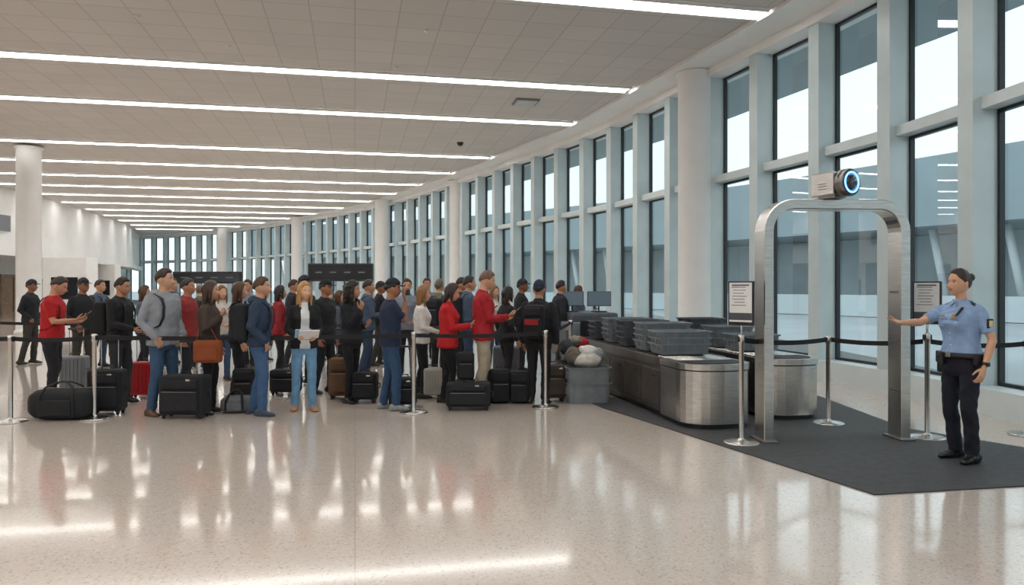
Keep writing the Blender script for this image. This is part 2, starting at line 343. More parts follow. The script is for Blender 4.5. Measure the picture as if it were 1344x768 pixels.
cx=(1092-672)/F*7.38; mb.obj('face_recognition_camera',(cx,7.38,2.572))
# ------------------------------------------------------------ conveyor lanes
def lane(loc,yaw,w,length,steel_len,name,h=.70):
    mb=MB()
    def outline(g,y0,y1,nseg=12):
        pts=[]
        hw=w/2+g; r=.34
        for k in range(nseg+1):
            a=math.pi+math.pi*k/nseg; 
            pts.append((hw*math.copysign(abs(math.cos(a))**.7,math.cos(a)), y0+r+ (r+g)*math.sin(a)*1.0))
        pts.append((hw,y1));pts.append((-hw,y1)); return pts
    o=outline(0,0,steel_len)
    def prism(o,z0,z1,m): mb.loft([[Vector((x,y,z0)) for x,y in o],[Vector((x,y,z1)) for x,y in o]],m,smooth=False)
    prism(outline(-.04,0,steel_len),.0,.05,'black_plastic'); prism(o,.05,h-.08,'steel'); prism(outline(-.012,0,steel_len),h-.08,h-.065,'black_plastic'); prism(outline(.012,0,steel_len),h-.065,h,'steel')
    prism(outline(-.07,.0,steel_len),h,h+.006,'rubber')
    y0=steel_len+.004; L_=length-steel_len
    mb.box((0,y0+L_/2,.035),(w-.1,L_,.07),'black_plastic'); mb.box((0,y0+L_/2,(.07+h-.1)/2),(w-.02,L_,h-.17),'bronze_panel')
    nP=max(1,int(L_/.62))
    for k in range(nP):
        yy=y0+(k+.5)*L_/nP
        for sx in (-1,1):
            mb.box((sx*(w/2-.004),yy,(.1+h-.16)/2+.02),(.02,L_/nP-.03,h-.27),'bronze_panel',.006); mb.box((sx*(w/2+.008),yy-.12,h-.22),(.006,.1,.02),'black_plastic')
    for sx in (-1,1): mb.box((sx*(w/2-.015),y0+L_/2,h-.045),(.05,L_,.11),'steel_dark',.008)
    mb.box((0,y0+L_/2,h-.06),(w-.08,L_,.07),'rubber')
    yy=.5
    while yy<length-.1:
        mb.tube([(-w/2+.07,yy,h-.004),(w/2-.07,yy,h-.004)],.018,'steel' if yy<steel_len+.3 else 'rubber',8,dome=False); yy+=.09
    return mb.obj(name,(loc[0],loc[1],.011),yaw)
oA=(2.30,8.0); oB=(3.32,8.58)
lane(oA,math.radians(10.5),.82,4.6,.80,'conveyor_lane')
lane(oB,math.radians(10.5),.78,4.6,1.5,'conveyor_lane')
mb=MB(); 
mb.box((0,0,.48),(1.0,1.7,.92),'grey_plastic',.03);mb.box((0,0,1.0),(.82,1.4,.2),'grey_plastic_dark',.05)
mb.box((0,-.86,.82),(.66,.02,.3),'black_plastic')
for k in range(7): mb.box((-.27+k*.09,-.875,.81),(.08,.006,.28),'rubber')
mb.box((-.51,0,.55),(.02,1.3,.5),'grey_plastic_dark',.01); mb.box((0,0,.02),(.9,1.6,.04),'black_plastic')
mb.obj('xray_baggage_scanner',(1.35,13.6,0),math.radians(10))
for (x,y,w,yw) in ((1.58,13.4,.45,.2),(1.1,13.5,.42,-.2)):
    mb=MB(); mb.box((0,0,.02),(.24,.18,.02),'black_plastic',.005); mb.tube([(0,.02,.02),(0,.03,.16)],.015,'black_plastic',8); mb.box((0,0,.25),(w,.03,.27),'grey_plastic_dark',.006);mb.box((0,-.017,.25),(w-.03,.004,.24),'screen_lit'); mb.obj('computer_monitor',(x,y,1.09),yw)
def traystack(n,loc,yaw,mat='grey_plastic',sx=.56,sy=.42,hh=.13,pitch=.075,name='security_tray_stack'):
    mb=MB()
    for i in range(n):
        z=i*pitch; jx=random.uniform(-.012,.012); q=MB()
        def rr(a,b,zz,r=.05):
            pts=[]
            for cx,cy,a0 in ((a-r,b-r,0),(-a+r,b-r,90),(-a+r,-b+r,180),(a-r,-b+r,270)):
                for k in range(4): an=math.radians(a0+k*30); pts.append(Vector((cx+r*math.cos(an),cy+r*math.sin(an),zz)))
            return pts
        a,b=sx/2,sy/2
        q.loft([rr(a*.88,b*.86,z),rr(a*.9,b*.88,z+.004),rr(a*.97,b*.96,z+hh-.02),rr(a*1.02,b*1.02,z+hh-.018),rr(a*1.03,b*1.03,z+hh),rr(a*.96,b*.95,z+hh),rr(a*.95,b*.94,z+hh-.01),rr(a*.86,b*.84,z+.012)],mat,smooth=False)
        for k in range(5): q.box((-a*.7+k*a*.35,-b*.965,z+hh*.6),(.012,.014,hh*.4),mat); q.box((-a*.7+k*a*.35,b*.965,z+hh*.6),(.012,.014,hh*.4),mat)
        for k in range(4): q.box((-a*.97,-b*.6+k*b*.4,z+hh*.6),(.014,.012,hh*.4),mat)
        mb.merge(q,Matrix.Translation((jx,jx*.5,0)))
    return mb.obj(name,loc,yaw)
y9=math.radians(10.5)
def lp(lx,ly,o=oA): c,s=math.cos(y9),math.sin(y9); return (o[0]+lx*c-ly*s,o[1]+lx*s+ly*c)
for (lx,ly,n,mt) in ((-.02,1.15,3,'grey_plastic'),(-.02,1.72,4,'grey_plastic'),(0,2.5,4,'grey_plastic_dark'),(0,3.2,4,'grey_plastic'),(0,3.9,3,'grey_plastic_dark')):
    x,y=lp(lx,ly); traystack(n,(x,y,.735),y9+random.uniform(-.05,.05),mt,sx=.66,sy=.46)
for (lx,ly,n,mt) in ((-.0,1.1,2,'grey_plastic'),(0,1.75,3,'grey_plastic'),(0,2.6,4,'grey_plastic_dark')):
    x,y=lp(lx,ly,oB); traystack(n,(x,y,.735),y9,mt,sx=.6,sy=.46)
fx,fy=fl(771,530)
traystack(2,(fx,fy+.18,0.0),.1,'grey_plastic',.6,.44,.27,.21,name='storage_crate_stack')
traystack(2,(fx-.08,fy+.85,0.0),.05,'grey_plastic_dark',.6,.44,.27,.21,name='storage_crate_stack')
# ------------------------------------------------------------ remesh helper
def remesh(mb,vox,smooth=3,fold=0,ph=0,skinkeys=('skin',),rule=None):
    me=bpy.data.meshes.new('tmp'); me.from_pydata(mb.v,[],mb.f); ob=bpy.data.objects.new('tmp',me); bpy.context.collection.objects.link(ob)
    md=ob.modifiers.new('r','REMESH'); md.mode='VOXEL'; md.voxel_size=vox
    if smooth: sm=ob.modifiers.new('s','SMOOTH'); sm.factor=.5; sm.iterations=smooth
    dg=bpy.context.evaluated_depsgraph_get(); ev=ob.evaluated_get(dg); m2=ev.to_mesh()
    nv_=len(m2.vertices); co=np.empty(nv_*3); m2.vertices.foreach_get('co',co); co=co.reshape(-1,3)
    no=np.empty(nv_*3); m2.vertices.foreach_get('normal',no); no=no.reshape(-1,3)
    faces=[tuple(p.vertices) for p in m2.polygons]; cen=np.empty(len(faces)*3); m2.polygons.foreach_get('center',cen); cen=cen.reshape(-1,3)
    ev.to_mesh_clear(); bpy.data.objects.remove(ob); bpy.data.meshes.remove(me)
    bvh=BVHTree.FromPolygons([Vector(v) for v in mb.v],mb.f)
    lab=[]
    for c in cen:
        r=bvh.find_nearest(Vector(c)); k=mb.m[r[2]] if r[2] is not None else mb.m[0]
        if rule: k=rule(k,c)
        lab.append(k)
    if fold:
        mask=np.ones(nv_)
        for f,k in zip(faces,lab):
            if k.startswith(skinkeys):
                for i in f: mask[i]=0
        x,y,z=co.T
        w=np.sin(34*z+5*np.sin(11*x+ph)+4*np.sin(9*y+2*ph)+ph)*np.sin(7*x+5*z+ph)+.5*np.sin(61*z+9*np.sin(13*y+ph)+14*x)+.6*np.sin(23*x+17*y+9*z+ph)
        co=co+no*(fold*w*mask)[:,None]
    out=MB(); out.v=[tuple(c) for c in co]; out.f=faces; out.m=lab; out.s=[True]*len(faces); return out
def sstep(x): x=np.clip(x,0,1); return x*x*(3-2*x)
def headgrid(nla,nlo,thick=None,female=False):
    th=np.linspace(.02,math.pi-.02,nla)[:,None]; ph=(np.arange(nlo)/nlo*2*math.pi)[None,:]
    dx=np.sin(th)*np.sin(ph); dy=np.sin(th)*np.cos(ph); dz=np.cos(th)*np.ones_like(ph)
    x=.077*dx; y=.098*dy; z=.12*dz
    t=np.clip(-dz,0,1)
    x=x*(1-(.34 if female else .25)*t**1.4); y=np.where(dy<0,y*(1-.42*t**1.2),y*(.95+.38*t))
    f=np.clip(dy,0,1)**.5
    nose=np.clip((.012-z)/.045,0,1)*np.clip((z+.048)/.012,0,1)
    if thick is None:
        g=lambda a,b,ca,cb: np.exp(-((x-a)/ca)**2-((z-b)/cb)**2)
        y=y+f*(.025*np.exp(-(x/.0115)**2)*nose -.011*g(.032,.002,.017,.012)-.011*g(-.032,.002,.017,.012)+.005*g(0,.024,.04,.009)+.007*g(0,-.062,.02,.009)-.003*g(0,-.062,.03,.003)+.008*g(0,-.1,.02,.016)+.003*g(.045,-.03,.02,.02)+.003*g(-.045,-.03,.02,.02))
    else:
        pa=np.abs(((ph*180/math.pi)+180)%360-180)*np.ones_like(dx)
        zh=np.interp(pa,*thick['line']); mask=sstep((z-zh)/.022)
        k=thick['t']*mask*(1+.12*np.sin(5*ph+4*dz))-.012*(1-mask); x=x+dx*k*.85; y=y+dy*k; z=z+dz*k*1.0
    return np.stack([x,y,z],-1)
def grid_faces(nla,nlo):
    f=[]
    for i in range(nla-1):
        for j in range(nlo): a=i*nlo+j;b=i*nlo+(j+1)%nlo; f.append((a,b,b+nlo,a+nlo))
    f.append(tuple(range(nlo)));f.append(tuple((nla-1)*nlo+j for j in reversed(range(nlo)))); return f
LINES={'man':([0,40,55,68,82,95,125,180],[.062,.064,.055,.018,.002,.012,-.015,-.05]),'woman':([0,30,50,70,90,120,180],[.068,.064,.04,.01,-.02,-.05,-.075]),'cap':([0,60,90,180],[.045,.042,.035,.02]),'bald':([0,60,80,95,120,180],[.2,.2,.05,-.01,-.035,-.07])}
def hand(mb,w,d,n,side,skin,curl=.35,s=1.0,spread=0,vox=.0045):
    d=d.normalized(); n=(n-d*n.dot(d)).normalized(); l=d.cross(n) if side>0 else n.cross(d)
    q=MB()
    def P(a,b,c): return w+(d*a+l*b+n*c)*s
    rings=[]
    for a,hw,ht in ((-.015,.024,.018),(.01,.027,.019),(.035,.035,.017),(.065,.042,.015),(.088,.041,.012),(.097,.036,.008)):
        rings.append([P(a,hw*math.copysign(abs(math.cos(t))**.8,math.cos(t)),ht*math.sin(t)) for t in [2*math.pi*k/14 for k in range(14)]])
    q.loft(rings,skin)
    for i,(lo,ln) in enumerate(((.031,.071),(.011,.079),(-.010,.073),(-.030,.058))):
        p=P(.085,lo,0); pts=[p]; ang=curl*.5; rr=[.0095]
        for sg,r in ((.45,.0088),(.31,.008),(.24,.0062)):
            dd=(d*math.cos(ang)+n*math.sin(ang)+l*(lo*(3+spread))).normalized(); p=p+dd*ln*1.1*sg*s; pts.append(p); rr.append(r); ang+=curl*(1+.12*i)
        q.tube(pts,[r*s for r in rr],skin,8)
    dd=(d*.62+l*.75+n*.2).normalized(); p0=P(.02,.022,.003);p1=p0+dd*.042*s;d2=(d*.85+l*.4+n*.35).normalized();p2=p1+d2*.032*s;p3=p2+(d*.9+l*.2+n*.4).normalized()*.024*s
    q.tube([p0,p1,p2,p3],[.014*s,.0115*s,.0098*s,.0075*s],skin,8)
    mb.merge(remesh(q,vox,1))
def bagpack(col,dy=0):
    q=MB(); k=col
    q.box((0,-.235+dy,1.2),(.31,.19,.48),k,.07,seg=4); q.box((0,-.345+dy,1.12),(.25,.07,.26),k,.03,seg=3); q.box((0,-.33+dy,1.34),(.24,.05,.12),k,.02)
    q.tube([(-.1,-.38+dy,1.235),(.1,-.38+dy,1.235)],.004,'steel_dark',6)
    q.tube([(-.04,-.2+dy,1.43),(-.02,-.2+dy,1.47),(.02,-.2+dy,1.47),(.04,-.2+dy,1.43)],.009,'belt_web',6)
    return q
def person(name,u=0,v=500,H=1.7,yaw=-90,sex='m',top='#222222',bottom='#22252e',hair='#2a1c14',style='man',pose='down',sleeve='long',shoes='#1a1a1a',skin='#c99a7c',head=(0,0),hem=.88,inner=None,pack=None,cap=None,extra=None,vox=.0125,lean=0,build=1.0,hq=False,loc=None,coat=0,strap=None,bag=None,hood=False):
    fem=sex=='f'; SK='skin'+skin; PT=('jean' if bottom[0]=='j' else '')+bottom.lstrip('j'); TP=top; SH='shoe'+shoes; HR='hair'+hair
    ph=random.uniform(0,6.28); b=MB(); e=.014+coat
    if not fem: rg=[(.88,.170,.118,0),(.98,.166,.116,0),(1.08,.16,.112,0),(1.2,.17,.118,.004),(1.30,.184,.124,.006),(1.385,.186,.114,0),(1.435,.165,.095,-.005),(1.47,.12,.078,-.008),(1.495,.075,.063,-.006)]
    else: rg=[(.88,.168,.122,-.008),(.98,.160,.114,0),(1.08,.132,.098,.002),(1.2,.142,.108,.008),(1.28,.15,.128,.02),(1.36,.154,.108,.006),(1.42,.142,.09,-.004),(1.46,.105,.072,-.008),(1.49,.062,.056,-.006)]
    rz=[r[0] for r in rg]
    def tring(z,ex,nn=22):
        a=np.interp(z,rz,[r[1] for r in rg])*build+ex; bb=np.interp(z,rz,[r[2] for r in rg])*build+ex; yo=np.interp(z,rz,[r[3] for r in rg]); lz=lean*(z-.9)
        return [Vector((a*math.copysign(abs(math.cos(t))**.85,math.cos(t)),yo+lz+bb*math.copysign(abs(math.sin(t))**.9,math.sin(t)),z)) for t in [2*math.pi*k/nn for k in range(nn)]]
    zs=[hem]+[z for z in rz if z>hem+.03]
    b.loft([tring(z,(e+.006 if z<1.0 else e)*(1 if z<1.4 else .5)) for z in zs],TP)
    if hem<1.05:
        b.loft([[Vector((p.x*.62,p.y*.75,.79)) for p in tring(.88,0)],[Vector((p.x*.9,p.y*.95,.84)) for p in tring(.88,0)],tring(.90,-.004),tring(max(hem+.03,.93),-.002)],PT)
    hx=.088*build; 
    fo=[(.075,random.uniform(.02,.1)),(-.075,random.uniform(-.1,-.02))]
    if random.random()<.5: fo=[(.075,fo[1][1]),(-.075,fo[0][1])]
    lt=(1.0 if not fem else .93)*(.5+.5*build)
    wide=.006 if PT.startswith('jean') or not fem else -.004
    if hq: wide=.008
    for sx,(ox,oy) in zip((1,-1),fo):
        fx_=sx*(abs(ox)+.035)
        hip=Vector((sx*hx,0,.88)); knee=Vector((sx*(hx+.012),oy*.5+.03,.49)); ank=Vector((fx_,oy-.03,.10))
        mid=hip.lerp(knee,.45); calf=knee.lerp(ank,.3)-Vector((0,.012,0))
        b.tube([hip,mid,knee,calf,ank],[(.092*lt,.098*lt),(.08*lt,.086*lt),(.06*lt+wide,.062*lt+wide),(.058*lt+wide,.06*lt+wide),(.047+wide*1.5,.052+wide*1.5)],PT,16,ref=(1,0,0))
        rings=[]
        for yy,hw,hh in ((-.10,.022,.05),(-.092,.034,.075),(-.06,.04,.095),(-.01,.042,.095),(.04,.045,.078),(.09,.049,.062),(.13,.046,.05),(.16,.034,.04),(.172,.016,.028)):
            rr=[]
            for k in range(14):
                t=2*math.pi*k/14; c,s_=math.cos(t),math.sin(t); zz=.012+(hh-.012)*(.5+.5*s_) if s_>-.5 else .004
                rr.append(Vector((fx_+sx*(yy+.1)*.12+hw*math.copysign(abs(c)**.7,c),oy-.03+yy*(.93 if fem else 1),max(.0,zz))))
            rings.append(rr)
        b.loft(rings,SH)
    shx=(.15 if fem else .178)*build; shz=1.405 if fem else 1.415; ly=lean*(shz-.9)
    PO={'down':((.25,.05,.90),)*2,'phone':((.075,.30,1.16),(.08,.29,1.13)),'pocket':((.205,.11,.97),)*2,'strap':((.13,.17,1.30),(.24,.06,.90)),
        'face':((.07,.19,1.47),(.25,.05,.90)),'front':((.13,.25,1.06),(.12,.26,1.04)),'chin':((.06,.21,1.36),(.10,.2,1.12)),'guide':((.20,.50,1.28),(.25,.02,.9)),'fphone':((.12,.32,1.2),(.25,.03,.9))}[pose]
    ar=.93 if fem else 1.0; hands=[]
    for sx,tg in zip((1,-1),PO):
        S=Vector((sx*shx,ly-.005,shz)); T=Vector((sx*tg[0],tg[1]+ly*.8,tg[2])); L1,L2=.29,.255
        D=T-S; dl=min(D.length,(L1+L2)*.995); D=D.normalized(); a=(L1*L1-L2*L2+dl*dl)/(2*dl); h=math.sqrt(max(0,L1*L1-a*a))
        pole=Vector((sx*.5,-.75,-.55)); pole=(pole-D*pole.dot(D)).normalized(); E=S+D*a+pole*h; T=S+D*dl
        if sleeve=='long':
            b.tube([S,S.lerp(E,.4),E,E.lerp(T,.4),T],[x*ar+coat*.6 for x in (.062,.056,.05,.047,.036)],TP,12)
            b.tube([T-(T-E).normalized()*.03,T+(T-E).normalized()*.02],[.026*ar]*2,SK,10)
        else:
            b.tube([S,S.lerp(E,.4),S.lerp(E,.75)],[.064*ar,.06*ar,.059*ar],TP,12,dome=False)
            b.tube([S,S+Vector((0,0,.001))],[.06*ar,.06*ar],TP,12)
            b.tube([S.lerp(E,.6),E,E.lerp(T,.35),T],[.044*ar,.04*ar,.04*ar,.026*ar],SK,12)
        fd=(T-E).normalized()
        hands.append((sx,T,fd,E))
    nk=Vector((0,lean*.6-.008,1.45))
    b.tube([nk,nk+Vector((0,.02,.10)),nk+Vector((0,.03,.16))],[.064 if not fem else .052,.056 if not fem else .046,.054 if not fem else .045],SK,14)
    if coat>0 or sleeve=='long':
        if not fem or coat>0: b.tube([nk+Vector((0,.0,.03)),nk+Vector((0,.008,.065))],[.078 if not fem else .068,.07 if not fem else .06],TP,14,dome=False)
    elif not hq: b.tube([nk+Vector((0,.0,.015)),nk+Vector((0,.006,.04))],[.078,.068],TP,14,dome=False)
    if hood:
        b.ell((0,-.085,1.475),(.12,.06,.065),TP,14); b.tube([(-.10,-.03,1.48),(-.07,.06,1.455),(0,.10,1.42),(.07,.06,1.455),(.10,-.03,1.48)],.028,TP,10)
    if fem:
        for sx in (1,-1): b.ell((sx*.062,.085+lean*.35,1.265),(.055,.05,.055),TP,12)
    rule=None
    if inner:
        def rule(k,c):
            if k==TP and c[1]>.03 and abs(c[0])<.05+.03*(1.4-c[2]) and c[2]>.84: return inner
            return k
    R=remesh(b,vox,3,fold=.0035,ph=ph,rule=rule)
    for sx,T,fd,E in hands:
        d=fd; n=Vector((-sx,0,0)); curl=.4
        if pose in ('phone','fphone') and (T.z>1.0): d=(fd+Vector((-sx*.1,.3,.25))).normalized(); n=Vector((-sx*.5,-.1,.9)); curl=.55
        if pose=='front': n=Vector((-sx*.4,-.3,.9)); curl=.6
        if pose in('face','chin') and T.z>1.05: n=Vector((-.2,-1,0)); d=(fd+Vector((-.1,.0,.6))).normalized(); curl=.6
        if pose=='strap' and T.z>1.05: n=Vector((0,-1,0)); curl=.9
        if pose=='guide' and sx==1: d=(fd+Vector((-.05,.3,.2))).normalized(); n=Vector((-.35,.0,1)); curl=.12
        if pose=='pocket': d=Vector((-sx*.55,.0,-.8)).normalized(); n=Vector((-sx*.5,-1,0)); curl=.2
        hand(R,T+fd*.015,d,n,sx,SK,curl,.95 if fem else 1.0,vox=.004 if hq else .0055)
    nla,nlo=(64,72) if hq else (36,40)
    hd=MB(); V=headgrid(nla,nlo,None,fem).reshape(-1,3); fs=grid_faces(nla,nlo); ms=[]
    for f in fs:
        c=V[list(f)].mean(0)
        if c[1]>.06 and abs(c[0])<.023 and abs(c[2]+.062)<.0075: ms.append('skin#a8655a' if fem else 'skin#a5705f')
        else: ms.append(SK)
    hd.add(V,fs,ms)
    for sx in (1,-1):
        hd.ell((sx*.032,.066,.001),(.0155,.013,.0095),'eye_white',12); hd.ell((sx*.032,.0745,.001),(.0062,.006,.0066),'iris',10)
        hd.tube([(sx*.015,.085,.0185),(sx*.032,.086,.023),(sx*.048,.073,.019)],[.0028,.0032,.002],HR,6)
        hd.tube([(sx*.018,.079,.0095),(sx*.032,.0815,.0115),(sx*.046,.073,.0085)],[.0015,.002,.0012],HR,6)
        hd.ell((sx*.077,-.008,-.01),(.009,.018,.031),SK,12)
    if style!='none':
        hb=MB(); tk={'man':.016,'buzz':.006,'long':.02,'curly':.028,'bob':.02,'bun':.011,'bald':.006}[style]
        ln='woman' if style in ('long','curly','bob','bun') else ('bald' if style=='bald' else 'man')
        V=headgrid(40,48,{'line':LINES[ln],'t':tk}).reshape(-1,3); hb.add(V,grid_faces(40,48),HR)
        if style in('long','curly','bob'):
            wd=1.25 if style=='curly' else 1.0; ld=.62 if style=='bob' else 1.0
            rs=[]
            for z,yy,a,bb in ((.07,-.02,.08,.08),(0,-.038,.09,.066),(-.08,-.05,.093,.052),(-.16,-.06,.09,.045),(-.24,-.068,.08,.036),(-.31,-.07,.045,.02)):
                zz=z*ld if z<0 else z
                rs.append([Vector((a*wd*math.cos(t),yy+bb*wd*math.sin(t)-(.02 if wd>1 else 0),zz)) for t in [2*math.pi*k/18 for k in range(18)]])
            hb.loft(rs,HR)
            for sx in (1,-1): hb.tube([(sx*.066,.04,.06),(sx*.08*wd,.02,-.01),(sx*.084*wd,.012,-.09*ld),(sx*.08*wd,.03,-.2*ld)],[.016,.021*wd,.024*wd,.012],HR,10)
        if style=='bun':
            hb.ell((0,-.118,.045),(.038,.034,.038),HR,14); hb.tube([(0,-.09,.03),(0,-.11,.04)],.022,HR,10)
        q=remesh(hb,.008,2)
        V=np.array(q.v); am=.0045 if style in('curly',) else .0011
        wv=np.sin(70*V[:,0]+12*np.sin(30*V[:,2])+ph)+np.sin(55*V[:,1]+9*np.sin(25*V[:,2]))
        if style!='curly': wv=np.sin(140*V[:,0]+3*np.sin(14*V[:,2])+ph)+np.sin(120*V[:,1]+3*np.sin(12*V[:,2]))
        V=V+V/np.linalg.norm(V,axis=1)[:,None]*(am*wv)[:,None]; q.v=[tuple(p) for p in V]; hd.merge(q)
    if cap:
        V=headgrid(28,40,{'line':LINES['cap'],'t':.024}).reshape(-1,3); hd.add(V,grid_faces(28,40),cap)
        rs=[]
        for k in range(9):
            a=-1+2*k/8; x_=a*.07; yl=.165-.045*a*a; rs.append([Vector((x_,.075,.052)),Vector((x_,yl,.042-.012*a*a)),Vector((x_,yl,.047-.012*a*a)),Vector((x_,.075,.058))])
        hd.loft(rs,cap)
    HM=Matrix.Translation(nk+Vector((0,.02,.08)))@Matrix.Rotation(math.radians(head[0]),4,'Z')@Matrix.Rotation(math.radians(head[1]),4,'X')@Matrix.Translation((0,.015,.125))@Matrix.Scale(1.04,4)
    R.merge(hd,HM)
    if pack: R.merge(bagpack(pack),Matrix.Translation((0,lean*.3+.02,0)))
    if pack or strap:
        for sx in ((1,-1) if pack else (1,)):
            e2=.02+coat; R.tube([(sx*.1,-.14,1.38),(sx*.105,-.07,1.465+e2*.3),(sx*.11,0,1.47+e2*.3),(sx*.115,.09+e2,1.42),(sx*.118,.125+e2,1.33),(sx*.125,.125+e2,1.2),(sx*.15,.09+e2,1.1),(sx*(.19+coat),0,1.04),(sx*.14,-.14,1.02)],[(.021,.006)]*9,pack or strap,8,ref=(1,0,0))
    if bag:
        c,sx=bag; R.box((sx*.27,.06,.86),(.13,.36,.30),c,.05,seg=3); R.box((sx*.345,.06,.83),(.03,.26,.16),c,.012)
        R.tube([(sx*.27,-.08,1.0),(sx*.23,-.05,1.2),(sx*.15,-.02,1.475),(sx*.22,.06,1.2),(sx*.27,.18,1.0)],[(.014,.005)]*5,c,8)
    if pose=='phone': R.box((0,.45,1.24),(.075,.012,.15),'black_plastic',.005,Matrix.Rotation(-.9,4,'X'))
    if pose=='fphone': R.box((.07,.46,1.3),(.075,.012,.15),'black_plastic',.005,Matrix.Rotation(-.7,4,'X'))
    if extra: extra(R,hands,tring)
    s=H/1.79; V=np.array(R.v)*s; R.v=[tuple(p) for p in V]
    if loc is None: loc=fl(u,v)
    return R.obj(name,(loc[0],loc[1],0),math.radians(yaw))
def papers(R,h,t): R.box((-.02,.40,1.08),(.26,.012,.2),'paper',0,Matrix.Rotation(-.9,4,'X')); R.box((.06,.405,1.10),(.2,.012,.16),'#8fb4cf',0,Matrix.Rotation(-.8,4,'X'))
def lanyard(R,h,t): R.tube([(-.06,.09,1.46),(-.03,.145,1.35),(0,.16,1.2)],[(.008,.003)]*3,'belt_web',6);R.tube([(.06,.09,1.46),(.03,.145,1.35),(0,.16,1.2)],[(.008,.003)]*3,'belt_web',6)
def photo_cam(R,h,t): R.box((.03,.235,1.60),(.12,.05,.075),'black_plastic',.01)
person('traveler_man',68,528,1.71,-78,'m','#b3141c','#1c1d24','#2a1b12','man','phone','short','#15151a','#c58f72',head=(0,-22),extra=lanyard,lean=.04,build=1.08,hem=.9,pack=None,strap='#14151a')
person('traveler_man',157,530,1.69,-92,'m','#15161a','#2b2d33','#120d0b','man','front','long','#1a1a1a','#b98365',head=(0,-8),pack='#121316',coat=.008,build=1.05)
person('traveler_man',214,545,1.78,-115,'m','#8d9198','j#35506e','#2b1d14','man','pocket','long','#5b4636','#c99b7e',head=(26,0),coat=.014,strap='#1c2430',hem=.86,hood=True)
person('traveler_man',245,518,1.68,-95,'m','#8e2a2a','#22262e','#20150f','man','down','long','#1a1a1a','#b57f60',coat=.01)
person('traveler_woman',274,543,1.63,-82,'f','#43362f','#15151a','#3a2318','long','strap','long','#1a1512','#c99579',coat=.018,hem=.76,bag=('#8a4520',1))
person('traveler_woman',312,526,1.62,-70,'f','#17171b','#1c1d22','#4a2c1c','long','down','long','#222222','#c9977b',coat=.01,strap='#3a3c42')
person('traveler_man',341,545,1.68,-82,'m','jean#2b3b52','j#3f5f85','#4a2f1e','man','pocket','long','#3a4556','#c8967a',coat=.014,hem=.9,pack='#1b1d24',hood=True)
person('traveler_woman',399,540,1.62,-158,'f','#16171b','j#6f9cc0','#b98a52','long','front','long','#a87d5a','#d8a98c',head=(20,0),coat=.008,inner='#dcdcdc',extra=papers)
person('traveler_man',426,516,1.66,-110,'m','#1b1d22','#1e2026','#17110e','man','down','long','#1a1a1a','#a87355',cap='#17181c',coat=.01)
person('traveler_woman',461,528,1.63,-120,'f','#1c1f27','#17181c','#1f1410','curly','chin','long','#1a1a1a','#b98467',head=(25,0),coat=.01)
person('traveler_man',512,538,1.66,-72,'m','#1c2b45','j#2e4a6b','#17110d','man','face','short','#8b8d90','#a06e52',head=(-5,-4),cap='#161a22',extra=photo_cam,build=1.08)
person('traveler_woman',553,522,1.57,-80,'f','#dedcd8','#16171b','#8a6238','long','front','long','#1a1a1a','#cf9d80',coat=.006)
person('traveler_woman',588,531,1.61,-88,'f','#c01b22','#141519','#2d1b13','bob','phone','long','#1a1a1a','#cf9b7d',head=(0,-15),coat=.016,hem=.84)
person('traveler_man',634,530,1.78,-84,'m','#a81a26','#b7aa94','#6b5040','man','phone','long','#3a2c22','#cc9a7d',head=(0,-14),coat=.014,hem=.86)
person('traveler_woman',665,514,1.56,-60,'f','#15161a','#1b1c20','#1a120e','bob','down','long','#1a1a1a','#bd8a6d',coat=.01)
def redpatch(R,h,t): R.box((0,-.375,1.2),(.2,.012,.08),'#8c1c20',.004)
person('traveler_man',707,530,1.64,-18,'m','#15161b','#16171b','#17110e','man','down','long','#1a1a1a','#b98568',cap='#1c2740',pack='#131418',coat=.012,extra=redpatch,build=1.08)
def officer_kit(R,hands,tring):
    lo=[tring(.965,.028),tring(.97,.036),tring(1.005,.036),tring(1.01,.028)]
    R.loft(lo,'black_plastic')
    for x_,y_,w in ((-.19,.04,.06),(-.20,-.05,.055),(.19,.05,.06),(.20,-.04,.07),(-.08,-.16,.07),(.08,.15,.05)):
        R.box((x_,y_,.955),(.05,w,.11),'black_plastic',.012)
    R.box((0,.165,.988),(.05,.012,.04),'steel',.004)
    R.box((.21,-.0,.90),(.05,.09,.2),'black_plastic',.02)
    for sx in (1,-1):
        R.box((sx*.06,.152,1.285),(.085,.012,.085),'#86a0c6',.006,Matrix.Rotation(.12,4,'X')); R.box((sx*.06,.160,1.322),(.09,.008,.02),'#8aa3c8',.004)
        R.box((sx*.12,0,1.46),(.10,.05,.012),'#27324c',.004,Matrix.Rotation(sx*.42,4,'Y'))
        R.add([(sx*.0,.08,1.475),(sx*.065,.02,1.51),(sx*.078,.055,1.46),(sx*.035,.11,1.43)],[(0,1,2,3)],'#7f98bd')
    R.box((-.06,.168,1.345),(.035,.01,.045),'gold',.006); R.box((.06,.168,1.345),(.06,.006,.014),'gold',.002)
    for k in range(6): R.ell((0,.148-.006*abs(k-2.5),1.08+k*.055),(.006,.004,.006),'#e8ecf2',8)
    for sx,T,fd,E in hands:
        S=Vector((sx*.165,0,1.405)); m=S.lerp(E,.45)+Vector((sx*.058,0,0)) if sx<0 else None
        if sx<0:
            R.box(m+Vector((.002,0,0)),(.012,.07,.085),'#1f2a44',.005); R.box(m+Vector((-.006,0,0)),(.006,.045,.055),'gold',.003)
            w=T-fd*.02; R.tube([w-fd*.012,w+fd*.012],[.034,.034],'black_plastic',14,dome=False); R.box(w+Vector((-.03,.0,0)),(.014,.036,.036),'screen',.004)
    R.tube([(-.11,.12,1.42),(-.09,.16,1.36)],[.014,.012],'black_plastic',8)
off=person('security_officer',1262,606,1.71,108,'f','#8fabd2','#141826','#33211a','bun','guide','short','#0d0d10','#d3a284',head=(-8,0),hem=.985,vox=.0085,hq=True,extra=officer_kit,build=1.1)
